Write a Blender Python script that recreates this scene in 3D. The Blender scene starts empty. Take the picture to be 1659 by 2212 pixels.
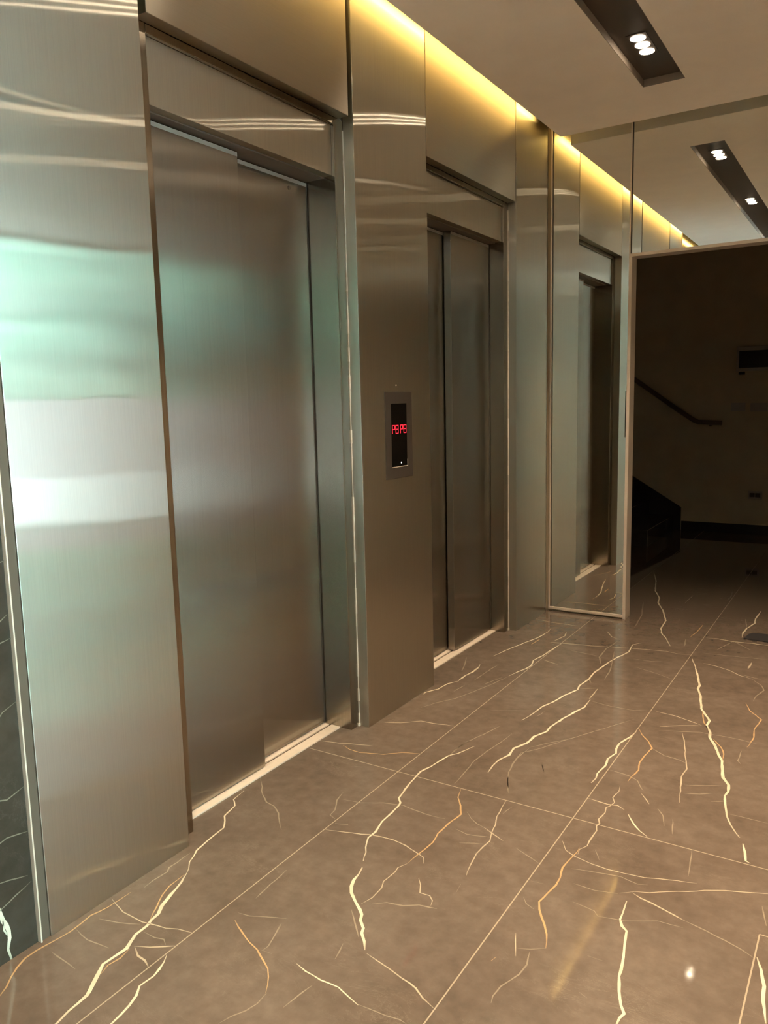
import bpy, bmesh, math, random
from mathutils import Vector, Matrix

random.seed(7)
S = bpy.context.scene
COL = S.collection

# ------------------------------------------------------------------ helpers
def tag(o, label=None, cat=None, group=None, kind=None):
    if label: o['label'] = label
    if cat: o['category'] = cat
    if group: o['group'] = group
    if kind: o['kind'] = kind
    return o

def empty(name, loc=(0, 0, 0)):
    o = bpy.data.objects.new(name, None)
    o.location = loc
    o.empty_display_size = 0.1
    COL.objects.link(o)
    return o

def box(bm, x0, x1, y0, y1, z0, z1):
    vs = [bm.verts.new((x, y, z)) for x in (x0, x1) for y in (y0, y1) for z in (z0, z1)]
    for f in ((0, 1, 3, 2), (4, 6, 7, 5), (0, 4, 5, 1), (2, 3, 7, 6), (0, 2, 6, 4), (1, 5, 7, 3)):
        bm.faces.new([vs[i] for i in f])

def link(name, bm, mat, parent=None, bevel=0.0, smooth=False):
    """Turn a bmesh in world coordinates into one object (origin moved to its base)."""
    bmesh.ops.recalc_face_normals(bm, faces=bm.faces)
    xs = [v.co for v in bm.verts]
    c = Vector(((min(v.x for v in xs) + max(v.x for v in xs)) / 2,
                (min(v.y for v in xs) + max(v.y for v in xs)) / 2,
                min(v.z for v in xs)))
    bmesh.ops.translate(bm, verts=bm.verts, vec=-c)
    me = bpy.data.meshes.new(name)
    bm.to_mesh(me)
    bm.free()
    for m in (mat if isinstance(mat, (list, tuple)) else [mat]):
        me.materials.append(m)
    if smooth:
        for p in me.polygons: p.use_smooth = True
    o = bpy.data.objects.new(name, me)
    COL.objects.link(o)
    if parent:
        base, q = Vector((0, 0, 0)), parent
        while q:
            base += q.location
            q = q.parent
        o.parent = parent
        o.location = c - base
    else:
        o.location = c
    if bevel:
        b = o.modifiers.new('edge', 'BEVEL')
        b.width = bevel; b.segments = 2; b.limit_method = 'ANGLE'
    return o

def boxes(name, mat, lst, parent=None, bevel=0.0):
    bm = bmesh.new()
    for b in lst: box(bm, *b)
    return link(name, bm, mat, parent, bevel)

def cyl(bm, c, axis, r, h, n=20, r2=None):
    """Closed cylinder along axis ('x','y','z') starting at c."""
    r2 = r if r2 is None else r2
    ax = {'x': (Vector((1, 0, 0)), Vector((0, 1, 0)), Vector((0, 0, 1))),
          'y': (Vector((0, 1, 0)), Vector((0, 0, 1)), Vector((1, 0, 0))),
          'z': (Vector((0, 0, 1)), Vector((1, 0, 0)), Vector((0, 1, 0)))}[axis]
    a, u, v = ax
    c = Vector(c)
    lo = [bm.verts.new(c + r * (math.cos(t) * u + math.sin(t) * v)) for t in [2 * math.pi * i / n for i in range(n)]]
    hi = [bm.verts.new(c + a * h + r2 * (math.cos(t) * u + math.sin(t) * v)) for t in [2 * math.pi * i / n for i in range(n)]]
    for i in range(n):
        j = (i + 1) % n
        bm.faces.new((lo[i], lo[j], hi[j], hi[i]))
    bm.faces.new(lo[::-1]); bm.faces.new(hi)

def tube(bm, pts, r, n=12):
    pts = [Vector(p) for p in pts]
    rings = []
    for i, p in enumerate(pts):
        d = (pts[min(i + 1, len(pts) - 1)] - pts[max(i - 1, 0)]).normalized()
        up = Vector((0, 1, 0))
        u = d.cross(up).normalized(); v = d.cross(u).normalized()
        rings.append([bm.verts.new(p + r * (math.cos(2 * math.pi * k / n) * u + math.sin(2 * math.pi * k / n) * v)) for k in range(n)])
    for a, b in zip(rings, rings[1:]):
        for k in range(n):
            bm.faces.new((a[k], a[(k + 1) % n], b[(k + 1) % n], b[k]))
    bm.faces.new(rings[0][::-1]); bm.faces.new(rings[-1])

# ------------------------------------------------------------------ materials
def srgb(r, g, b):
    f = lambda c: (c / 255 / 12.92) if c / 255 <= .04045 else ((c / 255 + .055) / 1.055) ** 2.4
    return (f(r), f(g), f(b), 1)

def newmat(name):
    m = bpy.data.materials.new(name)
    m.use_nodes = True
    nt = m.node_tree
    nt.nodes.clear()
    out = nt.nodes.new('ShaderNodeOutputMaterial')
    def N(t, **kw):
        n = nt.nodes.new('ShaderNode' + t)
        for k, v in kw.items():
            if k in n.inputs: n.inputs[k].default_value = v
            else: setattr(n, k, v)
        return n
    return m, nt, out, N, nt.links.new

def plain(name, col, rough=0.5, metal=0.0, spec=0.5, noise=0.06, nscale=6.0, coat=0.0):
    m, nt, out, N, L = newmat(name)
    b = N('BsdfPrincipled', Roughness=rough, Metallic=metal)
    b.inputs['Specular IOR Level'].default_value = spec
    b.inputs['Coat Weight'].default_value = coat
    geo = N('NewGeometry')
    t = N('TexNoise', Scale=nscale, Detail=4.0)
    L(geo.outputs['Position'], t.inputs['Vector'])
    r = N('ValToRGB')
    r.color_ramp.elements[0].color = [c * (1 - noise) for c in col[:3]] + [1]
    r.color_ramp.elements[1].color = [min(1, c * (1 + noise)) for c in col[:3]] + [1]
    r.color_ramp.elements[0].position = .3; r.color_ramp.elements[1].position = .7
    L(t.outputs['Fac'], r.inputs['Fac'])
    L(r.outputs['Color'], b.inputs['Base Color'])
    L(b.outputs['BSDF'], out.inputs['Surface'])
    return m

def emit(name, col, strength):
    m, nt, out, N, L = newmat(name)
    e = N('Emission', Strength=strength)
    e.inputs['Color'].default_value = col
    L(e.outputs['Emission'], out.inputs['Surface'])
    return m

def steel(name, col, ah, av, haze=.12, wave=.25, streak=.10, wscale=1.6, grain='v'):
    """Vertically brushed stainless steel: ah / av are the GGX widths across and along the grain."""
    m, nt, out, N, L = newmat(name)
    geo = N('NewGeometry')
    # streaks along the grain
    mp = N('Mapping'); mp.inputs['Scale'].default_value = (260, 260, 2.2) if grain == 'v' else (260, 2.2, 260)
    L(geo.outputs['Position'], mp.inputs['Vector'])
    t = N('TexNoise', Scale=1.0, Detail=3.0)
    L(mp.outputs['Vector'], t.inputs['Vector'])
    cr = N('ValToRGB')
    cr.color_ramp.elements[0].position = .3; cr.color_ramp.elements[1].position = .7
    cr.color_ramp.elements[0].color = [c * (1 - streak) for c in col[:3]] + [1]
    cr.color_ramp.elements[1].color = [min(1, c * (1 + streak * .5)) for c in col[:3]] + [1]
    L(t.outputs['Fac'], cr.inputs['Fac'])
    # slow waviness of the sheet
    mw = N('Mapping'); mw.inputs['Scale'].default_value = (wscale, wscale, wscale * 1.3)
    L(geo.outputs['Position'], mw.inputs['Vector'])
    tw = N('TexNoise', Scale=1.0, Detail=1.0)
    L(mw.outputs['Vector'], tw.inputs['Vector'])
    bp = N('Bump', Strength=1.0, Distance=wave * .01)
    L(tw.outputs['Fac'], bp.inputs['Height'])
    # horizontal tangent = up x normal
    cv = N('VectorMath', operation='CROSS_PRODUCT')
    cv.inputs[0].default_value = (.01, .004, 1)
    L(geo.outputs['Normal'], cv.inputs[1])
    nv = N('VectorMath', operation='NORMALIZE')
    L(cv.outputs[0], nv.inputs[0])
    if grain == 'h':
        c2 = N('VectorMath', operation='CROSS_PRODUCT')
        L(nv.outputs[0], c2.inputs[0]); L(geo.outputs['Normal'], c2.inputs[1])
        nv = c2
    # Glossy: ax = r^2/(1+a), ay = r^2*(1+a), a < 0 stretches along the tangent
    r2 = math.sqrt(ah * av); a = math.sqrt(av / ah) - 1
    g = N('BsdfAnisotropic', distribution='BECKMANN')
    g.inputs['Roughness'].default_value = math.sqrt(r2)
    g.inputs['Anisotropy'].default_value = a
    L(nv.outputs[0], g.inputs['Tangent'])
    L(bp.outputs['Normal'], g.inputs['Normal'])
    L(cr.outputs['Color'], g.inputs['Color'])
    g2 = N('BsdfAnisotropic', distribution='BECKMANN')
    hh, hv = max(ah, .30), .27
    g2.inputs['Roughness'].default_value = math.sqrt(math.sqrt(hh * hv))
    g2.inputs['Anisotropy'].default_value = math.sqrt(hv / hh) - 1
    L(nv.outputs[0], g2.inputs['Tangent'])
    L(cr.outputs['Color'], g2.inputs['Color'])
    mx = N('MixShader'); mx.inputs['Fac'].default_value = haze
    L(g.outputs[0], mx.inputs[1]); L(g2.outputs[0], mx.inputs[2])
    L(mx.outputs[0], out.inputs['Surface'])
    return m

def marble(name, dark, light, vein_attr=True, rough=.04, cream=(.76, .65, .46), amber=(.62, .36, .14)):
    m, nt, out, N, L = newmat(name)
    geo = N('NewGeometry')
    t1 = N('TexNoise', Scale=2.3, Detail=8.0, Roughness=.62)
    t2 = N('TexNoise', Scale=19.0, Detail=6.0, Roughness=.6)
    for t in (t1, t2): L(geo.outputs['Position'], t.inputs['Vector'])
    r1 = N('ValToRGB')
    r1.color_ramp.elements[0].position = .32; r1.color_ramp.elements[1].position = .70
    r1.color_ramp.elements[0].color = dark; r1.color_ramp.elements[1].color = light
    L(t1.outputs['Fac'], r1.inputs['Fac'])
    r2 = N('ValToRGB')
    r2.color_ramp.elements[0].position = .35; r2.color_ramp.elements[1].position = .68
    r2.color_ramp.elements[0].color = (.86, .86, .86, 1); r2.color_ramp.elements[1].color = (1.1, 1.1, 1.1, 1)
    L(t2.outputs['Fac'], r2.inputs['Fac'])
    mu = N('Mix', data_type='RGBA', blend_type='MULTIPLY'); mu.inputs[0].default_value = 1
    L(r1.outputs['Color'], mu.inputs[6]); L(r2.outputs['Color'], mu.inputs[7])
    # pale specks and hair veins in the stone
    t3 = N('TexNoise', Scale=5.0, Detail=9.0, Roughness=.75, Distortion=.8)
    mp = N('Mapping'); mp.inputs['Scale'].default_value = (.55, 1.5, 1); mp.inputs['Rotation'].default_value = (0, 0, .5)
    L(geo.outputs['Position'], mp.inputs['Vector']); L(mp.outputs['Vector'], t3.inputs['Vector'])
    r3 = N('ValToRGB')
    e = r3.color_ramp.elements
    e[0].position = .494; e[0].color = (0, 0, 0, 1); e[1].position = .5; e[1].color = (1, 1, 1, 1)
    x = e.new(.506); x.color = (0, 0, 0, 1)
    L(t3.outputs['Fac'], r3.inputs['Fac'])
    t4 = N('TexNoise', Scale=3.1, Detail=2.0)
    L(geo.outputs['Position'], t4.inputs['Vector'])
    r4 = N('ValToRGB'); r4.color_ramp.elements[0].position = .5; r4.color_ramp.elements[1].position = .72
    L(t4.outputs['Fac'], r4.inputs['Fac'])
    f = N('Math', operation='MULTIPLY'); L(r3.outputs['Color'], f.inputs[0]); L(r4.outputs['Color'], f.inputs[1])
    f2 = N('Math', operation='MULTIPLY'); L(f.outputs[0], f2.inputs[0]); f2.inputs[1].default_value = .15 if vein_attr and rough < .1 else .06
    base = N('Mix', data_type='RGBA'); L(f2.outputs[0], base.inputs[0])
    L(mu.outputs[2], base.inputs[6]); base.inputs[7].default_value = (*cream, 1)
    last = base.outputs[2]
    if vein_attr:
        at = N('Attribute', attribute_name='vein')
        sp = N('SeparateColor'); L(at.outputs['Color'], sp.inputs[0])
        vc = N('Mix', data_type='RGBA'); L(sp.outputs[1], vc.inputs[0])
        vc.inputs[6].default_value = (*cream, 1); vc.inputs[7].default_value = (*amber, 1)
        vm = N('Mix', data_type='RGBA'); L(sp.outputs[0], vm.inputs[0])
        L(last, vm.inputs[6]); L(vc.outputs[2], vm.inputs[7])
        last = vm.outputs[2]
    b = N('BsdfPrincipled', Roughness=rough)
    b.inputs['IOR'].default_value = 1.58
    L(last, b.inputs['Base Color'])
    L(b.outputs['BSDF'], out.inputs['Surface'])
    return m

def ribbons(bm, lay, veins, conv, lift):
    """Veins of the stone as thin inlaid strips: attribute 'vein' = (strength, amber, 0)."""
    st = {'b': (1, 0), 'm': (.62, .12), 'o': (.8, .85), 'f': (.26, .1), 'g': (.42, .12)}
    for n, (c, w, pts) in enumerate(veins):
        rnd = random.Random(n)
        p = [Vector((a / 1000, b / 1000)) for a, b in pts]
        q = []
        for a, b in zip(p, p[1:]):
            k = max(1, int((b - a).length / .025))
            for i in range(k): q.append(a.lerp(b, i / k))
        q.append(p[-1])
        m = len(q)
        if m < 2: continue
        s, am = st[c]
        jit = 0 if c == 'g' else .0012
        rows = []
        for i in range(m):
            d = q[min(i + 1, m - 1)] - q[max(i - 1, 0)]
            if d.length < 1e-9: d = Vector((1, 0))
            d.normalize(); nrm = Vector((-d.y, d.x))
            taper = 1 if c == 'g' else (.35 + .65 * min(1, 5 * min(i, m - 1 - i) / m + .1)) * rnd.uniform(.75, 1.25)
            hw = w / 2400 * taper
            o = q[i] + nrm * rnd.uniform(-jit, jit)
            fade = 1 if c == 'g' else (.55 + .45 * min(1, 8 * min(i, m - 1 - i) / m)) * rnd.uniform(.75, 1)
            rows.append((bm.verts.new(conv(o + nrm * hw, lift)), bm.verts.new(conv(o - nrm * hw, lift)), s * fade))
        for (a, b, fa), (e, d, fb) in zip(rows, rows[1:]):
            try: f = bm.faces.new((a, b, d, e))
            except ValueError: continue
            for lp in f.loops:
                lp[lay] = ((fa if lp.vert in (a, b) else fb), am, 0, 1)

VEINS = [
('b',6.4,[(-100,2164),(-88,2093),(-51,2059),(-34,1984),(-8,1961),(22,1920),(29,1862),(44,1769),(74,1706),(99,1675),(111,1656)]),
('b',12.4,[(111,1656),(133,1611),(154,1549),(172,1497),(191,1462),(195,1435),(205,1408),(207,1366),(219,1338),(231,1312),(227,1273),(226,1237),(242,1209),(261,1179),(278,1151),(285,1139),(290,1081),(300,1039),(301,990)]),
('o',4.9,[(110,1646),(116,1578),(131,1535),(161,1483),(191,1432)]),
('o',6.1,[(239,1316),(247,1277),(240,1241),(251,1207)]),
('b',7.3,[(350,1352),(366,1326),(381,1276),(378,1232),(396,1204),(409,1172),(414,1139),(419,1109),(427,1067)]),
('o',5.6,[(34,1493),(34,1448),(33,1408),(21,1355),(28,1317),(30,1278),(25,1225),(18,1180),(17,1143),(32,1109),(50,1079),(74,1050),(91,1022),(111,984)]),
('f',5.1,[(36,1743),(39,1681),(38,1650),(52,1627),(48,1572),(51,1531)]),
('m',4.8,[(14,1441),(36,1432),(92,1417),(138,1414),(179,1413),(226,1424),(261,1428),(294,1445),(345,1454)]),
('m',5.4,[(242,1328),(284,1350),(320,1374),(345,1391)]),
('m',6.1,[(247,1328),(283,1309),(314,1306),(341,1294)]),
('f',4.6,[(221,1385),(263,1383),(293,1393),(315,1379)]),
('f',4.8,[(56,1358),(121,1376),(183,1403)]),
('f',4.7,[(40,1292),(105,1279),(187,1289)]),
('f',4.7,[(63,1195),(119,1192),(175,1186)]),
('b',8.5,[(513,2968),(483,2869),(459,2834),(449,2770),(439,2705),(425,2647),(428,2609),(437,2535),(451,2461),(460,2415),(484,2386),(489,2361),(492,2309),(494,2239),(512,2168),(509,2125),(534,2069),(551,2045),(573,1998)]),
('b',10.9,[(591,1966),(599,1930),(603,1897),(616,1866),(635,1838),(672,1805),(704,1783),(721,1767),(732,1744),(758,1718),(766,1698),(791,1673),(813,1644)]),
('m',4.9,[(824,1635),(864,1626),(912,1615),(953,1604),(984,1598),(1005,1591),(1036,1570),(1077,1554)]),
('f',6.3,[(469,3010),(458,2919),(459,2841)]),
('o',6.8,[(634,2594),(653,2531),(688,2481),(719,2425),(709,2342),(707,2267),(719,2209),(714,2156),(707,2091),(707,2064)]),
('m',4.8,[(705,2058),(691,2024),(696,1996),(690,1937),(703,1906),(703,1850),(691,1807)]),
('o',5.2,[(411,1557),(462,1529),(512,1507),(552,1495),(595,1469),(627,1451),(649,1429),(681,1381)]),
('f',4.4,[(564,1498),(598,1503)]),
('f',4.5,[(540,1616),(556,1567),(569,1520),(566,1500)]),
('f',4.2,[(681,1381),(685,1342),(677,1309),(658,1277),(647,1243)]),
('b',4.9,[(682,1505),(721,1496),(775,1489),(830,1492),(869,1479),(909,1468)]),
('f',4.1,[(909,1468),(953,1471),(985,1472),(1023,1480),(1043,1476)]),
('m',5.2,[(348,2093),(417,2114),(475,2131),(502,2142),(548,2153),(593,2155),(650,2147),(698,2129),(733,2117),(751,2084)]),
('m',4.8,[(777,2007),(800,1981),(818,1944),(851,1945),(869,1928),(876,1905)]),
('f',6.2,[(720,1824),(754,1852),(805,1864),(845,1891),(900,1901)]),
('f',5.6,[(337,2168),(304,2183),(300,2220),(263,2282),(248,2346)]),
('f',5.7,[(-109,2274),(-59,2225),(-40,2198),(36,2139),(82,2131),(130,2097),(169,2054),(212,2015)]),
('f',4.6,[(272,2301),(354,2312),(428,2355),(501,2375),(607,2361),(684,2366)]),
('f',4.9,[(395,1667),(389,1744),(384,1831)]),
('f',4.6,[(680,1770),(726,1724),(768,1679)]),
('f',4.4,[(745,1635),(762,1573)]),
('f',4.2,[(767,1464),(755,1399),(751,1365)]),
('f',3.9,[(396,1587),(435,1593),(484,1617),(538,1640)]),
('m',5.4,[(354,2144),(400,2160)]),
('m',6.8,[(4,2990),(101,3029),(174,3095),(239,3099),(305,3115),(345,3117)]),
('m',6.0,[(-118,2684),(-29,2705),(73,2740),(122,2753)]),
('o',5.9,[(3,2695),(50,2676),(111,2671),(207,2707),(270,2760),(352,2792)]),
('b',8.8,[(14,3397),(12,3433),(48,3504),(54,3599),(85,3657)]),
('b',11.9,[(85,3657),(81,3752),(91,3829),(88,3916),(75,3961)]),
('b',8.9,[(78,4130),(106,4296),(142,4456),(177,4603),(187,4744),(181,4812)]),
('o',8.9,[(192,4446),(198,4577)]),
('b',9.7,[(350,4548),(338,4418),(330,4281),(313,4175),(337,4080),(330,4016),(311,3947),(293,3860)]),
('f',6.2,[(295,3853),(263,3699),(228,3563),(187,3429),(126,3324),(94,3237)]),
('f',6.4,[(271,3826),(227,3680)]),
('f',6.6,[(165,4003),(159,3866),(157,3710)]),
('f',6.8,[(-53,4044),(0,3915),(32,3812)]),
('f',6.3,[(145,3622),(135,3513)]),
('f',5.4,[(525,3226),(495,3101),(462,2978),(454,2901),(460,2818)]),
('f',4.7,[(641,3481),(629,3409)]),
('f',5.2,[(603,3170),(599,3073),(582,2946),(574,2839),(587,2710),(593,2615)]),
('f',5.0,[(728,3063),(719,2962),(727,2884),(740,2812),(769,2737),(807,2657)]),
('f',4.3,[(725,3070),(784,3158),(863,3257)]),
('f',4.1,[(828,2949),(866,2883)]),
('m',8.5,[(293,4799),(313,4713),(290,4577)]),
('f',5.5,[(356,4214),(467,4165)]),
('m',5.9,[(272,4542),(422,4568)]),
('b',11.1,[(775,4790),(734,4730),(751,4574),(721,4453),(704,4360),(692,4256),(681,4109),(689,4024),(674,3902),(686,3839),(653,3728),(633,3614),(609,3539),(601,3427),(585,3331)]),
('b',12.1,[(785,3735),(790,3626),(768,3542),(746,3438),(729,3329),(732,3267),(703,3189),(700,3107),(671,3034),(678,2963),(661,2898),(658,2835),(668,2773)]),
('m',7.5,[(772,3900),(778,3744)]),
('f',6.9,[(674,4551),(748,4207),(763,4050)]),
('f',6.5,[(689,4024),(716,3967)]),
('f',5.1,[(776,3915),(682,3851)]),
('f',8.7,[(675,4279),(628,4404),(617,4575),(636,4755)]),
('m',7.4,[(281,4549),(400,4573),(520,4591),(670,4633),(801,4665),(940,4692),(1009,4676),(1077,4688)]),
('b',12.5,[(1099,4621),(1143,4482),(1186,4322),(1218,4196),(1219,4142),(1248,4052),(1285,3873),(1320,3800),(1344,3745),(1342,3679),(1371,3611),(1378,3553),(1412,3475),(1442,3389),(1463,3339),(1478,3245),(1491,3186),(1520,3132),(1526,3075),(1520,3035),(1537,2945),(1550,2884),(1572,2825),(1595,2782),(1611,2755)]),
('b',8.1,[(1627,2722),(1639,2667),(1649,2617),(1664,2610)]),
('o',7.2,[(1292,3853),(1325,3713),(1355,3643)]),
('o',6.7,[(1393,3542),(1439,3471),(1459,3408),(1463,3339)]),
('m',7.9,[(1166,4574),(1241,4550),(1315,4512),(1374,4453),(1435,4427)]),
('f',6.7,[(1435,4427),(1493,4345),(1513,4275),(1489,4183),(1485,4092)]),
('f',6.9,[(1380,4471),(1482,4438)]),
('o',6.7,[(1457,4052),(1487,3961),(1549,3869),(1534,3732),(1545,3646),(1534,3524)]),
('f',5.5,[(1517,3477),(1519,3370),(1533,3343)]),
('m',5.8,[(1160,3567),(1237,3621),(1322,3668)]),
('m',6.0,[(1105,3739),(1192,3729),(1273,3695),(1325,3670)]),
('f',5.7,[(1167,3522),(1263,3561),(1329,3588),(1433,3594),(1501,3592),(1563,3578)]),
('m',5.9,[(1262,3550),(1295,3439),(1323,3314),(1354,3192),(1348,3114),(1369,2994),(1385,2900)]),
('o',6.9,[(1082,3503),(1114,3437),(1157,3381),(1185,3320),(1176,3231),(1173,3159),(1188,3090),(1179,3019),(1176,2969)]),
('m',5.5,[(1160,2921),(1168,2872),(1161,2817),(1177,2782),(1171,2750),(1161,2731),(1169,2694),(1162,2637),(1173,2610),(1168,2588),(1180,2558),(1177,2483),(1179,2449),(1164,2417),(1168,2385)]),
('o',6.5,[(1160,2427),(1164,2400),(1157,2352),(1151,2288),(1162,2233),(1165,2189),(1156,2140),(1150,2085),(1163,2051),(1200,1994),(1221,1957),(1240,1900)]),
('b',9.5,[(1082,3461),(1073,3384),(1051,3303),(1055,3238),(1066,3198),(1051,3126),(1060,3061),(1053,2981),(1060,2936),(1055,2890)]),
('m',6.1,[(1084,2766),(1127,2761),(1160,2756),(1194,2766),(1224,2746)]),
('b',6.4,[(1245,2724),(1273,2674),(1308,2630),(1339,2606)]),
('f',5.4,[(1185,3320),(1248,3272),(1311,3262),(1348,3239)]),
('f',5.0,[(1088,3034),(1169,3021),(1208,2995),(1246,2924)]),
('m',5.8,[(1245,2901),(1292,2834)]),
('f',4.7,[(1326,2818),(1354,2773),(1375,2706)]),
('f',4.6,[(1390,2767),(1409,2664)]),
('f',5.0,[(1382,2978),(1437,3002),(1479,3033)]),
('f',4.0,[(1483,2963),(1553,3010)]),
('f',4.1,[(1373,3049),(1508,3117)]),
('f',4.8,[(1558,2902),(1629,2903),(1683,2901)]),
('f',6.9,[(356,4208),(461,4165)]),
('f',4.9,[(785,3722),(883,3701),(1012,3700),(1082,3738)]),
('f',4.7,[(409,3369),(579,3462)]),
('f',4.8,[(1039,3599),(958,3445),(861,3266),(772,3090),(715,3002),(724,2872)]),
('f',4.9,[(742,2797),(778,2721),(801,2658)]),
('f',5.1,[(829,2949),(862,2890)]),
('f',5.7,[(804,4464),(907,4468),(1017,4511)]),
('f',5.4,[(858,4329),(988,4275),(1079,4220)]),
('f',5.7,[(443,4447),(624,4419)]),
('b',11.2,[(355,6861),(454,6516),(529,6172),(609,5962),(634,5810),(715,5607),(757,5462),(789,5359),(803,5158),(832,5049),(887,4940),(938,4805)]),
('f',8.5,[(534,5782),(613,5429),(650,5097)]),
('o',8.1,[(1023,5365),(1021,5183),(1004,5052)]),
('f',7.7,[(990,4994),(1012,4844)]),
('m',7.7,[(516,4936),(579,4829),(616,4808)]),
('m',7.1,[(14,4998),(146,4968),(324,4965)]),
('b',10.1,[(1309,5890),(1301,5663),(1311,5552),(1283,5408),(1276,5298),(1284,5182)]),
('f',8.5,[(1244,5633),(1280,5425)]),
('b',10.0,[(1095,5077),(1164,5086),(1256,5069),(1357,5083),(1442,5081),(1520,5081)]),
('f',7.7,[(1256,5069),(1368,4939)]),
('f',7.7,[(1249,5065),(1193,4862)]),
('f',7.4,[(813,6138),(805,5874)]),
('m',11.5,[(1401,4711),(1398,4588)]),
('f',9.5,[(1047,6431),(1065,6241),(1058,6094)]),
('f',6.5,[(1140,4758),(1246,4771),(1357,4786),(1473,4805)]),
('b',8.8,[(1375,2219),(1377,2184),(1381,2125),(1393,2098),(1411,2084),(1420,2025),(1436,1950),(1442,1896),(1456,1843),(1472,1800),(1488,1775),(1482,1756),(1481,1735),(1482,1697)]),
('m',5.6,[(1377,2268),(1408,2253),(1439,2247),(1486,2230),(1542,2211)]),
('f',4.7,[(1542,2211),(1603,2195),(1654,2180),(1699,2164),(1732,2145)]),
('m',5.0,[(1345,2247),(1383,2276),(1423,2294),(1469,2328),(1522,2358),(1564,2388),(1617,2418),(1688,2447),(1731,2465),(1775,2481)]),
('m',4.2,[(1098,2438),(1127,2390),(1162,2371),(1222,2356),(1278,2351),(1330,2355),(1391,2364),(1428,2380),(1484,2398),(1538,2414)]),
('f',4.2,[(1176,2297),(1256,2318),(1326,2332),(1381,2319),(1409,2330)]),
('f',4.1,[(1209,2224),(1275,2223),(1342,2240)]),
('f',4.7,[(1100,2083),(1120,2058),(1150,2044)]),
('f',3.4,[(976,2321),(1078,2273)]),
('f',3.2,[(1089,2170),(1132,2175)]),
('f',3.7,[(1240,1900),(1205,1877),(1173,1861)]),
('m',3.7,[(1143,1919),(1180,1830)]),
('f',4.3,[(1207,1865),(1218,1815),(1215,1770),(1190,1707),(1186,1665),(1192,1642)]),
('o',4.4,[(1130,1779),(1135,1800)]),
('f',3.4,[(1321,2107),(1394,2124),(1476,2172),(1544,2177)]),
('f',3.5,[(1236,2135),(1305,2125),(1321,2107)]),
('f',3.7,[(1347,1930),(1388,1931)]),
('f',4.2,[(1371,1789),(1393,1780)]),
('f',4.3,[(1211,2439),(1240,2388)]),
('b',8.9,[(1738,2152),(1753,2107),(1768,2046),(1773,1990),(1788,1915)]),
('f',4.9,[(1724,2394),(1745,2303)]),
('f',4.4,[(1488,2597),(1506,2441)]),
('m',5.2,[(821,2599),(829,2546),(839,2476),(857,2419),(869,2361),(883,2315),(879,2269),(878,2222),(887,2166),(896,2116),(901,2096)]),
('f',4.1,[(859,2568),(849,2502)]),
('m',4.9,[(830,2384),(867,2364),(923,2338)]),
('f',4.0,[(731,2449),(767,2415),(797,2394),(830,2384)]),
('f',3.9,[(743,2326),(796,2315),(831,2321),(879,2339)]),
('f',3.8,[(798,2253),(844,2275),(876,2285)]),
('f',4.0,[(906,2047),(913,2000)]),
]

LAMP, CORE, SPOT, STRIP, SUN, SKY, EXPO = 8.0, 160.0, 228.0, 19.5, 185.0, 19.0, 0.26
# ------------------------------------------------------------------ the plan (metres)
CEIL, UPPER = 3.162, 3.62        # underside of the lowered ceiling, slab above it
YC = 5.262                       # face of the end mirror
OPEN_X, OPEN_Z = 0.545, 2.380    # left side and soffit of the doorway beside the mirror
RIGHT = 3.40                     # wall across from the elevators
REAR, HALL_X, HALL_Y0, HALL_Y1 = -4.7, 8.4, -2.0, 1.20
BACK = 9.20                      # far wall of the stair hall

M_panel = steel('brushed_steel', (.565, .54, .475), .34, .0015, haze=.40, wave=.15, streak=.05)
M_header = steel('header_steel', (.46, .42, .355), .28, .03, haze=.35, wave=.12, streak=.03, grain='h')
M_door = steel('door_steel', (.37, .34, .295), .40, .010, haze=.24, wave=.12, streak=.05)
M_trim = steel('trim_steel', (.37, .325, .265), .10, .03, haze=.07, wave=.05)
M_edge = plain('pale_trim_steel', (.72, .62, .51, 1), rough=.38, metal=.2, noise=.03)
M_dark_steel = plain('shadow_steel', (.30, .27, .23, 1), rough=.45, metal=.8)
M_channel = plain('brown_channel', (.13, .105, .08, 1), rough=.5, metal=.3)
M_mirror = plain('mirror_silver', (.86, .87, .82, 1), rough=.0, metal=1.0, noise=0)
M_floor = marble('brown_veined_marble', (.126, .094, .069, 1), (.176, .136, .103, 1))
M_stone = marble('dark_veined_marble', (.034, .031, .025, 1), (.062, .057, .046, 1), rough=.12, cream=(.75, .74, .6))
M_ceil = plain('ceiling_paint', (.96, .90, .82, 1), rough=.9, noise=.02)
M_hall = plain('hall_plaster', (.36, .325, .27, 1), rough=.85, noise=.04)
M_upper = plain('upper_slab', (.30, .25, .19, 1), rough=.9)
M_lip = plain('channel_lip', (.26, .21, .165, 1), rough=.7)
M_wall = plain('plaster', (.76, .67, .54, 1), rough=.85, noise=.04)
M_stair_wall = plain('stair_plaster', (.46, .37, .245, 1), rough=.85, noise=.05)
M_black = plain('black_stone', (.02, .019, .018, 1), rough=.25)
M_slot = plain('bronze_channel', (.075, .055, .042, 1), rough=.45, noise=.03)
M_sill = plain('sill_aluminium', (.80, .70, .58, 1), rough=.45, metal=.25, noise=.04, nscale=40)
M_groove = plain('groove_dark', (.05, .04, .03, 1), rough=.6)
M_plate = plain('grey_plate', (.055, .044, .034, 1), rough=.5, metal=0, spec=.25, noise=.03)
M_head = plain('door_head_steel', (.13, .105, .08, 1), rough=.45, metal=.3, noise=.02)
M_glint = plain('door_glint', (.27, .235, .20, 1), rough=.5, noise=.02)
M_glass = plain('black_glass', (.006, .005, .004, 1), rough=.12, noise=0)
M_white = plain('white_plastic', (.36, .31, .26, 1), rough=.5, noise=.02)
M_sealant = plain('white_sealant', (.75, .70, .62, 1), rough=.7)
M_wood = plain('dark_rail', (.10, .075, .05, 1), rough=.4)
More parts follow.
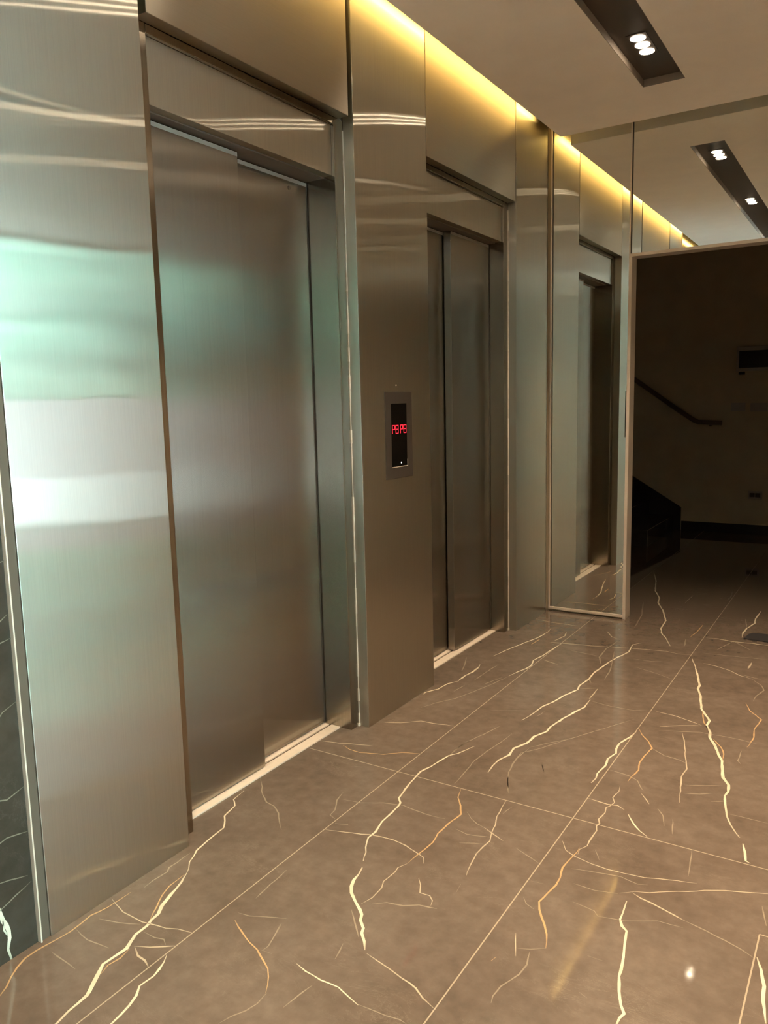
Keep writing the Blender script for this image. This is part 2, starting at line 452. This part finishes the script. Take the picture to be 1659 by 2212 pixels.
M_rubber = plain('black_mat', (.02, .018, .018, 1), rough=.85)
M_led_red = emit('red_digits', (1, .03, .05, 1), 1.5)
M_led_white = emit('white_pilot_lamp', (1, .95, .85, 1), 1.3)
M_lamp = emit('lamp_glow', (1, .80, .585, 1), LAMP)
M_core = emit('lamp_core', (1, .82, .60, 1), CORE)
M_strip = emit('cove_glow', (1, .62, .17, 1), STRIP)
M_frame_dark = plain('entrance_frame', (.10, .10, .10, 1), rough=.4, metal=.5)
M_ground = plain('street_paving', (.50, .56, .60, 1), rough=.9, noise=.08, nscale=.7)
M_street = plain('street_wall', (.33, .355, .39, 1), rough=.9, noise=.08)
M_leaf = plain('leaves', (.40, .68, .60, 1), rough=.7, noise=.35, nscale=3)
M_bark = plain('bark', (.16, .12, .08, 1), rough=.9)

# ------------------------------------------------------------------ room shell
bm = bmesh.new()
lay = bm.loops.layers.float_color.new('vein')
x0, x1, y0, y1 = -3.0, HALL_X, REAR - .1, BACK + .05
v = [bm.verts.new(p) for p in ((x0, y0, 0), (x1, y0, 0), (x1, y1, 0), (x0, y1, 0))]
f = bm.faces.new(v)
for lp in f.loops: lp[lay] = (0, 0, 0, 1)
lo = [bm.verts.new((p.co.x, p.co.y, -.06)) for p in v]
for i in range(4):
    j = (i + 1) % 4
    f = bm.faces.new((v[i], lo[i], lo[j], v[j]))
    for lp in f.loops: lp[lay] = (0, 0, 0, 1)
f = bm.faces.new(lo[::-1])
for lp in f.loops: lp[lay] = (0, 0, 0, 1)
JOINTS = [('g', 4.6, [(344, -4690), (344, 9190)]), ('g', 4.6, [(1080, -4690), (1080, 9190)]),
          ('g', 5.0, [(1733, -400), (1733, 2255)]), ('g', 5.0, [(1733, 2255), (3390, 2255)]),
          ('g', 4.6, [(-110, 2600), (3390, 2600)])]
ribbons(bm, lay, JOINTS, lambda p, z: (p.x, p.y, z), .0003)
ribbons(bm, lay, VEINS, lambda p, z: (p.x, p.y, z), .0006)
floor = link('floor', bm, M_floor)
tag(floor, 'polished brown marble floor with cream and amber veins', 'floor', kind='structure')

SX0, SX1, SY1 = .749, .968, 4.642
SLOT2 = 2.50
cb, xl = [], .10
for x in ((SX0 + SX1) / 2, SLOT2):
    h = (SX1 - SX0) / 2
    cb += [(xl, x - h, REAR, 5.163, CEIL, 3.235), (x - h, x + h, REAR, -3.4, CEIL, 3.235), (x - h, x + h, SY1, 5.163, CEIL, 3.235)]
    xl = x + h
cb.append((xl, RIGHT, REAR, 5.163, CEIL, 3.235))
ceiling = boxes('ceiling', M_ceil, cb)
tag(ceiling, 'lowered pale ceiling stopping short of the steel wall', 'ceiling', kind='structure')
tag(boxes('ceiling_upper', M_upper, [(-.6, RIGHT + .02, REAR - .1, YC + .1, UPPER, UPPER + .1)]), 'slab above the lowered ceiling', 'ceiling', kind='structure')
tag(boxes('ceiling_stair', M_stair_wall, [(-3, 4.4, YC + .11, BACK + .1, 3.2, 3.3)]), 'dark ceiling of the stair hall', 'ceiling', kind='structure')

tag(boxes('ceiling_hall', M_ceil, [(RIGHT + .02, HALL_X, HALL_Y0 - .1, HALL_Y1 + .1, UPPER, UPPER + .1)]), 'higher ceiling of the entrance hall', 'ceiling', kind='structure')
# core of the elevator wall, behind everything
tag(boxes('wall_left', M_dark_steel, [(-.60, -.26, REAR, YC + .12, 0, UPPER)]), 'core of the elevator wall', 'wall', kind='structure')
# dark marble lining nearest the viewer
bm = bmesh.new()
lay = bm.loops.layers.float_color.new('vein')
box(bm, -.26, -.012, REAR, 1.203, 0, UPPER)
for f in bm.faces:
    for lp in f.loops: lp[lay] = (0, 0, 0, 1)
WV = [('b', 13, [(1060, 290), (1085, 210), (1101, 150), (1106, 124), (1115, 104), (1122, 84), (1120, 63), (1113, 34), (1121, 0)]),
      ('b', 7, [(1106, 124), (1108, 95), (1117, 70)]),
      ('f', 4, [(1020, 130), (1102, 157), (1199, 190)]), ('f', 4, [(1040, 1080), (1193, 1103), (1209, 1106)]),
      ('f', 4, [(1100, 880), (1172, 887), (1205, 894)]), ('f', 4, [(1040, 205), (1109, 233), (1190, 213)]),
      ('f', 5, [(1090, 820), (1150, 930), (1200, 960)]), ('f', 4, [(1110, 640), (1160, 700), (1203, 715)]),
      ('f', 4, [(1080, 480), (1150, 455), (1203, 470)]), ('f', 4, [(1060, 330), (1140, 350), (1203, 338)])]
ribbons(bm, lay, WV, lambda p, z: (-.012 + z, p.x, p.y), .0006)
tag(link('wall_left_marble', bm, M_stone), 'dark veined marble wall left of the steel wall panels', 'wall', kind='structure')

# wall across the lobby, hall walls, stair hall walls
tag(boxes('wall_right', M_wall, [(RIGHT, RIGHT + .15, HALL_Y1, YC + .11, 0, CEIL + .06)]), 'wall across from the elevators', 'wall', kind='structure')
tag(boxes('wall_hall', M_hall, [(RIGHT + .15, HALL_X, HALL_Y1, HALL_Y1 + .15, 0, UPPER), (RIGHT + .15, HALL_X, HALL_Y0 - .15, HALL_Y0, 0, UPPER), (RIGHT + .02, RIGHT + .15, HALL_Y1, YC + .1, CEIL + .06, UPPER)]), 'side wall of the entrance hall', 'wall', kind='structure')
tag(boxes('wall_right_rear', M_hall, [(RIGHT, RIGHT + .15, REAR, HALL_Y0 - .15, 0, UPPER)]), 'wall opposite, behind the viewer', 'wall', kind='structure')
tag(boxes('wall_rear', M_hall, [(-.6, RIGHT + .15, REAR - .12, REAR, 0, UPPER)]), 'rear wall of the entrance hall', 'wall', kind='structure')
tag(boxes('wall_end', M_stair_wall, [(-.6, .03, YC + .008, YC + .11, 0, UPPER), (.03, OPEN_X - .004, YC + .012, YC + .106, 0, UPPER),
                                     (OPEN_X - .004, RIGHT + .15, YC + .012, YC + .106, OPEN_Z + .004, UPPER),
                                     (2.7, RIGHT + .15, YC + .012, YC + .106, 0, OPEN_Z + .004)]), 'end wall carrying the mirrors', 'wall', kind='structure')
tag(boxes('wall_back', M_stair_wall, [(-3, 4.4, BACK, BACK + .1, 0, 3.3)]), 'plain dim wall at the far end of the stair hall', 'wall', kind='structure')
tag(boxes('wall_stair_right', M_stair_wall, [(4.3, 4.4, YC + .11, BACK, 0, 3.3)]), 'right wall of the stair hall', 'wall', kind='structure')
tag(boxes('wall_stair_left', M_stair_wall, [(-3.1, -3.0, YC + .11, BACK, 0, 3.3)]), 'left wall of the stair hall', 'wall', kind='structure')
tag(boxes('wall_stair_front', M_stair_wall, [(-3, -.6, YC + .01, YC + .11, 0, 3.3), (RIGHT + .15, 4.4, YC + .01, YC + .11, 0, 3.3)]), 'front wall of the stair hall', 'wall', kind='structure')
tag(boxes('baseboard_back', M_black, [(.10, 4.3, BACK - .014, BACK, 0, .10)], bevel=.003), 'black skirting along the far wall', 'baseboard', kind='structure')
# doorway casing: jamb and head of the opening
tag(boxes('trim_1', M_edge, [(OPEN_X - .020, OPEN_X, YC - .006, YC + .108, 0, OPEN_Z)], bevel=.0015),
    'pale steel jamb of the dark doorway', 'door frame', kind='structure')
tag(boxes('trim_2', M_edge, [(OPEN_X - .020, 2.72, YC - .006, YC + .108, OPEN_Z, OPEN_Z + .020)], bevel=.0015),
    'pale steel head of the dark doorway', 'door frame', kind='structure')

# entrance front of the hall (seen only as reflections in the steel)
fr = [(HALL_X - .06, HALL_X, y, y + .06, 0, 3.60) for y in (HALL_Y0, -.95, 0.1, 1.14)] + [(HALL_X - .06, HALL_X, HALL_Y0, HALL_Y1, 3.56, 3.62)]
tag(boxes('window_1', M_frame_dark, fr), 'glazed entrance front of the hall', 'window', kind='structure')

# ------------------------------------------------------------------ steel wall panels
TOP = 3.50
def panel(name, y0, y1, z0, label, x0=-.055, x1=0.0):
    o = boxes(name, M_header if 'header' in name else M_panel, [(x0, x1, y0, y1, z0, TOP)], bevel=.0018)
    return tag(o, label, 'wall panel', 'brushed steel wall panels')
P1 = panel('steel_wall_panel', 1.237, 1.776, 0, 'widest-looking brushed steel wall panel, green and white daylight glow, beside the dark marble')
P2 = panel('steel_wall_panel', 2.914, 3.547, 0, 'brushed steel wall panel between the two elevators, behind the black floor display')
P3 = panel('steel_wall_panel', 4.672, 5.200, 0, 'narrow-looking brushed steel wall panel between the far elevator and the mirror')
F1 = panel('steel_header_panel', 1.806, 2.880, 2.680, 'steel header panel above the near elevator, with dark joints at both ends')
F2 = panel('steel_header_panel', 3.553, 4.660, 2.680, 'steel header panel above the far elevator, under the yellow cove glow')
# edge trim between marble and steel
et = empty('edge_trim', (-.02, 1.22, 0))
tag(et, 'thin vertical steel edge strip between the dark marble and the first steel panel', 'edge trim')
boxes('bead', M_edge, [(-.05, .002, 1.204, 1.2085, 0, TOP)], et, bevel=.001)
boxes('channel', M_channel, [(-.05, -.005, 1.2085, 1.2365, 0, TOP)], et)
# shadow joint beside the mirror
tag(boxes('trim_3', M_dark_steel, [(-.055, -.022, 5.200, YC + .008, 0, TOP)]), 'dark recessed joint in the corner beside the mirror', 'trim', kind='structure')

# ------------------------------------------------------------------ elevators
def elevator(p0, p1, front_left, split, label):
    a, b = p0 + .074, p1 - .066
    t = empty('elevator', (-.12, (a + b) / 2, 0))
    tag(t, label, 'elevator', 'elevators in the steel wall')
    ZT, ZD = 2.448, 2.443
    for y0, y1 in ((p0, a), (b, p1)):
        boxes('jamb', M_trim, [(-.255, -.055, y0 + .0005, y1 - .0005, 0, 2.68)], t, bevel=.0015)
    boxes('head_frame', M_trim, [(-.118, -.0555, a + .0005, b - .0005, 2.652, 2.6795), (-.118, -.0565, p0 + .001, p1 - .001, 2.681, 2.76)], t, bevel=.0015)
    boxes('transom_panel', M_panel, [(-.110, -.070, a + .0005, b - .0005, ZT, 2.6515)], t, bevel=.001)
    boxes('door_head', M_head, [(-.255, -.1105, a + .0005, b - .0005, ZD, ZT + .06)], t)
    fy = (a + .001, split) if front_left else (split, b - .006)
    ry = (split - .035, b - .002) if front_left else (a + .002, split + .035)
    df = boxes('door_panel', M_door, [(-.196, -.152, fy[0], fy[1], .012, ZD - .003)], t, bevel=.0012)
    dr = boxes('door_panel', M_door, [(-.247, -.205, ry[0], ry[1], .012, ZD - .003)], t, bevel=.0012)
    for d, (y0, y1), x in ((df, fy, -.152), (dr, ry, -.205)):
        boxes('top_glint', M_glint, [(x, x + .0015, y0 + .002, y1 - .002, ZD - .021, ZD - .006)], d)  # pale strip painted for the light reflected along the door tops
    if front_left:
        bm = bmesh.new(); cyl(bm, (-.205, split + .37, 2.395), 'x', .008, .004, 16)
        link('door_stop', bm, M_trim, dr)
    sx = -.205 if front_left else -.152
    boxes('seam_strip', M_groove, [(sx - .002, sx + .0012, b - .0085, b - .0012, .012, ZD - .003)], t)  # dark strip added to darken the gap where door meets jamb
    s = boxes('sill', M_sill, [(-.255, -.182, a + .001, b - .001, -.02, .006), (-.168, -.118, a + .001, b - .001, -.02, .006)], t, bevel=.001)
    boxes('groove', M_groove, [(-.182, -.168, a + .001, b - .001, -.02, -.004)], s)
    bm = bmesh.new()
    pts = [(-.0535, p1 - .0015, .0 + i * .06) for i in range(45)]
    tube_pts = [(x + random.uniform(-.0006, .0006), y, z) for x, y, z in pts if z < 2.66]
    # sealant bead down the far corner of the jamb
    for (xa, ya, za), (xb, yb, zb) in zip(tube_pts, tube_pts[1:]):
        w = random.choice((.0022, .0022, .0030, .0015))
        box(bm, xa - w, xa + w, ya - w, ya + w * .6, za, zb)
    box(bm, -.062, -.048, p1 - .012, p1 - .001, 0, .012)
    link('sealant_bead', bm, M_sealant, t)
    return t
E1 = elevator(1.776, 2.914, True, 2.355, 'nearest elevator, two steel sliding doors, left door standing forward')
E2 = elevator(3.547, 4.672, False, 4.092, 'farther elevator with two dark steel sliding doors, right door standing forward')

# ------------------------------------------------------------------ floor display on the middle panel
dp = empty('elevator_display', (0, 3.231, 1.138))
tag(dp, 'tall grey plate with black screen and red digits on the middle steel panel', 'display')
boxes('face_plate', M_plate, [(-.001, .006, 3.111, 3.353, 1.138, 1.547)], dp, bevel=.0015)
sc = boxes('screen', M_glass, [(.006, .0075, 3.157, 3.298, 1.195, 1.492)], dp, bevel=.0008)
boxes('screen_lip', M_edge, [(.006, .0085, 3.157, 3.300, 1.1915, 1.1945), (.006, .0085, 3.2985, 3.3010, 1.1915, 1.225)], dp)
def glyph(bm, y, z, w, h, segs, t=.0034):
    q = {'a': (y, y + w, z + h - t, z + h), 'g': (y, y + w, z + h / 2 - t / 2, z + h / 2 + t / 2), 'd': (y, y + w, z, z + t),
         'f': (y, y + t, z + h / 2, z + h), 'b': (y + w - t, y + w, z + h / 2, z + h),
         'e': (y, y + t, z, z + h / 2), 'c': (y + w - t, y + w, z, z + h / 2)}
    for s in segs: box(bm, .0075, .0083, *q[s])
for (y, ch) in ((3.163, 'P'), (3.194, '8'), (3.236, 'P'), (3.267, '8')):
    bm = bmesh.new()
    glyph(bm, y, 1.351, .025, .040, {'P': 'abefg', '8': 'abcdefg'}[ch])
    link('digit', bm, M_led_red, sc)
bm = bmesh.new(); cyl(bm, (.0075, 3.241, 1.211), 'x', .0042, .0008, 16)
link('pilot_lamp', bm, M_led_white, sc)
bm = bmesh.new(); cyl(bm, (.0002, 3.218, 1.577), 'x', .0035, .0015, 12)
tag(link('screw', bm, M_edge), 'tiny screw head in the steel just above the floor display', 'screw')

# ------------------------------------------------------------------ mirrors on the end wall
mr = empty('wall_mirror', (.27, YC, 0))
tag(mr, 'tall narrow mirror strip in a thin steel frame beside the dark doorway', 'mirror', 'end wall mirrors')
boxes('glass', M_mirror, [(.010, OPEN_X - .021, YC, YC + .008, .030, TOP)], mr)
fm = [(.0, .010, YC - .006, YC + .008, .010, TOP), (.010, OPEN_X - .021, YC - .008, YC + .008, .012, .030)]
boxes('frame', M_edge, fm, mr, bevel=.001)
mh = empty('wall_mirror', (1.7, YC, OPEN_Z))
tag(mh, 'wide mirror above the dark doorway, reflecting the ceiling light channel', 'mirror', 'end wall mirrors')
boxes('glass', M_mirror, [(OPEN_X - .004, RIGHT, YC, YC + .008, OPEN_Z + .0205, TOP)], mh)
boxes('edge_strip', M_edge, [(OPEN_X - .0205, OPEN_X - .012, YC - .005, YC + .008, OPEN_Z + .0205, TOP)], mh, bevel=.001)
boxes('seam', M_groove, [(OPEN_X - .012, OPEN_X - .004, YC - .002, YC + .008, OPEN_Z + .0205, TOP)], mh)

# ------------------------------------------------------------------ lights
LZ = 3.2
def channel(x, ys, y0, y1, label, power=1.0):
    t = empty('ceiling_light_channel', (x, (y0 + y1) / 2, CEIL))
    tag(t, label, 'ceiling light', 'recessed ceiling light channels')
    h = (SX1 - SX0) / 2 - .001
    boxes('housing', M_slot, [(x - h, x + h, y0 + .001, y1 - .001, 3.200, 3.234)], t)
    g = (SX1 - SX0) / 2 - .0005
    boxes('lip', M_lip, [(x - g, x - g + .002, y0 + .0005, y1 - .0005, CEIL + .0005, 3.2), (x + g - .002, x + g, y0 + .0005, y1 - .0005, CEIL + .0005, 3.2),
                         (x - g + .002, x + g - .002, y1 - .0025, y1 - .0005, CEIL + .0005, 3.2)], t)  # darker liner added so the channel sides look less lit by the lamps
    for yc in ys:
        bm = bmesh.new(); box(bm, x - .048, x + .048, yc - .135, yc + .135, LZ - .0025, LZ - .0002)
        cl = link('lamp_cluster', bm, M_slot, t)
        for d in (-.087, 0, .087):
            bm = bmesh.new(); cyl(bm, (x, yc + d, LZ - .0055), 'z', .036, .003, 24)
            n0 = len(bm.faces)
            cyl(bm, (x, yc + d, LZ - .0070), 'z', .012, .0014, 16)
            bm.faces.ensure_lookup_table()
            for f in bm.faces[n0:]: f.material_index = 1
            link('lamp', bm, [M_lamp, M_core], cl)
        sl = bpy.data.lights.new('spotlight', 'SPOT')
        sl.energy = SPOT * power; sl.color = (1, .765, .535); sl.spot_size = math.radians(88); sl.spot_blend = 1.0; sl.shadow_soft_size = .05
        so_ = bpy.data.objects.new('spotlight', sl); COL.objects.link(so_)
        so_.location = (x, yc, LZ - .075); so_.parent = None
channel((SX0 + SX1) / 2, (4.19, 2.54, .89, -.76, -2.41), -3.4, SY1, 'dark ceiling channel nearest the steel wall, with clusters of three round spotlights')
channel(SLOT2, (4.19, 2.54, .89, -.76, -2.41), -3.4, SY1, 'dark ceiling channel nearer the wall across from the elevators', 1.05)
st = empty('led_strip', (.13, 1.5, 3.235))
tag(st, 'warm yellow light strip hidden in the ceiling gap along the steel wall', 'light strip')
boxes('profile', M_lip, [(.108, .125, REAR + .1, 5.02, 3.2355, 3.302)], st)
boxes('diffuser', M_strip, [(.1035, .1078, REAR + .1, 5.02, 3.258, 3.300)], st)

# ------------------------------------------------------------------ stair hall
sr = empty('staircase', (-1.4, 8.6, 0))
tag(sr, 'dark stone staircase rising to the left in the unlit hall', 'staircase')
for i in range(9):
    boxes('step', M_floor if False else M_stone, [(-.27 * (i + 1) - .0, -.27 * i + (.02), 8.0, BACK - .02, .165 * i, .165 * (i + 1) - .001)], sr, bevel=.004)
bm = bmesh.new()
prof = [(.095, .0), (.095, .255), (-2.40, 1.80), (-2.40, 1.3), (-.2, 0)]
fr_ = [bm.verts.new((x, BACK - .018, z)) for x, z in prof]; bk = [bm.verts.new((x, BACK - .001, z)) for x, z in prof]
bm.faces.new(fr_); bm.faces.new(bk[::-1])
for i in range(5):
    j = (i + 1) % 5
    bm.faces.new((fr_[i], bk[i], bk[j], fr_[j]))
link('stringer', bm, M_black, sr)
hr = empty('handrail', (0, BACK, 1.2))
tag(hr, 'dark handrail sloping down the far wall of the stair hall', 'handrail')
bm = bmesh.new(); tube(bm, [(-2.2, BACK - .07, 2.85), (-.43, BACK - .07, 1.686), (.06, BACK - .07, 1.33), (.20, BACK - .07, 1.235), (.26, BACK - .07, 1.205), (.50, BACK - .07, 1.195)], .026)
link('rail', bm, M_wood, hr, smooth=True)
for x, z in ((.38, 1.195), (-.38, 1.65)):
    bm = bmesh.new(); cyl(bm, (x, BACK - .07, z - .03), 'y', .009, .0695, 10)
    link('bracket', bm, M_wood, hr)
sg = empty('wall_sign', (1.0, BACK, 1.71))
tag(sg, 'dark board in a pale frame high on the far wall', 'sign')
boxes('frame', M_white, [(.615, 1.42, BACK - .03, BACK - .001, 1.735, 1.99)], sg, bevel=.003)
boxes('board', M_black, [(.640, 1.40, BACK - .034, BACK - .0305, 1.768, 1.945)], sg)
boxes('dark_smudge', M_black, [(.640, .70, BACK - .02, BACK - .001, 1.700, 1.730)], sg)  # small dark block for the smudge just below the frame
def plate(name, x0, x1, z0, z1, label, cat, n):
    t = empty(name, ((x0 + x1) / 2, BACK, z0)); tag(t, label, cat)
    boxes('cover_plate', M_white, [(x0, x1, BACK - .010, BACK - .0005, z0, z1)], t, bevel=.002)
    w = (x1 - x0 - .03) / n
    for i in range(n):
        boxes('rocker' if cat == 'light switch' else 'socket', M_white if cat == 'light switch' else M_groove,
              [(x0 + .015 + i * w + .002, x0 + .015 + (i + 1) * w - .002, BACK - .013, BACK - .0102, z0 + .02, z1 - .02)], t)
plate('light_switch', .575, .715, 1.318, 1.405, 'left light switch plate below the framed board', 'light switch', 2)
plate('light_switch', .765, .930, 1.310, 1.400, 'right light switch plate below the framed board', 'light switch', 3)
plate('power_outlet', .775, .915, .380, .465, 'pale power outlet low on the far wall', 'power outlet', 2)
bm = bmesh.new()
pf = [(1.297, 5.160), (1.312, 5.255), (1.335, 5.305), (2.05, 5.330), (2.05, 5.140), (1.330, 5.146)]
a_ = [bm.verts.new((x, y, .0008)) for x, y in pf]; b_ = [bm.verts.new((x, y, .007)) for x, y in pf]
bm.faces.new(a_[::-1]); bm.faces.new(b_)
for i in range(len(pf)):
    j = (i + 1) % len(pf); bm.faces.new((a_[i], a_[j], b_[j], b_[i]))
tag(link('floor_plate', bm, M_rubber), 'small black plate lying on the marble in the doorway', 'floor plate')

# ------------------------------------------------------------------ outside the entrance front
tag(boxes('ground', M_ground, [(HALL_X + .01, 45, -45, 30, -.25, -.08)]), 'pale street paving outside the entrance', 'ground', kind='structure')
tag(boxes('wall_street', M_street, [(18, 18.3, -40, 30, -.08, 1.8)]), 'pale boundary wall across the street', 'wall', kind='structure')
def tree(x, y, h, r, k):
    t = empty('street_tree', (x, y, -.08))
    tag(t, 'leafy street tree beyond the entrance front', 'tree', 'street trees')
    bm = bmesh.new(); cyl(bm, (x, y, -.08), 'z', .16, h * .55, 10, .09)
    link('trunk', bm, M_bark, t)
    rnd = random.Random(k)
    bm = bmesh.new()
    for i in range(15):
        c = Vector((x + rnd.uniform(-.6, .6) * r, y + rnd.uniform(-1, 1) * r, h * (.30 + .62 * (i + .5) / 15)))
        m = Matrix.Translation(c) @ Matrix.Diagonal((1, 1, .8, 1))
        g = bmesh.ops.create_icosphere(bm, subdivisions=3, radius=r * rnd.uniform(.5, .8), matrix=m)
        for vv in g['verts']:
            vv.co += (vv.co - c) * rnd.uniform(-.14, .14)
    link('crown', bm, M_leaf, t)
for k, y in enumerate((-28, -19.5, -11, -2.5, 6)):
    tree(22.0 + (k % 3) * .6, y, 6.8 + (k % 2) * .5, 2.6, k)

sun = bpy.data.lights.new('sun', 'SUN'); sun.energy = SUN; sun.angle = math.radians(3); sun.color = (.88, .97, 1)
so = bpy.data.objects.new('sun', sun); COL.objects.link(so)
so.rotation_euler = Vector((.45, .75, -.48)).to_track_quat('-Z', 'Y').to_euler()
so.location = (12, -12, 12)

w = bpy.data.worlds.new('sky'); S.world = w; w.use_nodes = True
nt = w.node_tree
bg = nt.nodes['Background']
bg.inputs['Color'].default_value = (.62, .82, .90, 1); bg.inputs['Strength'].default_value = SKY

# ------------------------------------------------------------------ camera
cam = bpy.data.cameras.new('camera')
co = bpy.data.objects.new('camera', cam); COL.objects.link(co)
Rv = Vector((0.84768073, 0.53000554, -0.02305463)); Uv = Vector((-0.05383804, 0.12917831, 0.99015879)); Fv = Vector((-0.5277678, 0.83809731, -0.13803642))
mw = Matrix((Rv, Uv, -Fv)).transposed().to_4x4()
mw.translation = Vector((1.94329, 0, 1.5))
co.matrix_world = mw
cam.sensor_fit = 'VERTICAL'; cam.sensor_height = 36.0
cam.lens = 1703.805 / 2212 * 36.0
cam.clip_start = .02; cam.clip_end = 200
S.camera = co

# ------------------------------------------------------------------ render look
S.view_settings.view_transform = 'Standard'
S.view_settings.look = 'None'
S.view_settings.gamma = 1.0
S.view_settings.use_curve_mapping = False
S.view_settings.exposure = EXPO
S.cycles.use_denoising = True
S.cycles.max_bounces = 14
S.cycles.diffuse_bounces = 6
S.cycles.glossy_bounces = 10
S.cycles.sample_clamp_indirect = 12.0
S.cycles.blur_glossy = 0.3
S.cycles.caustics_reflective = True
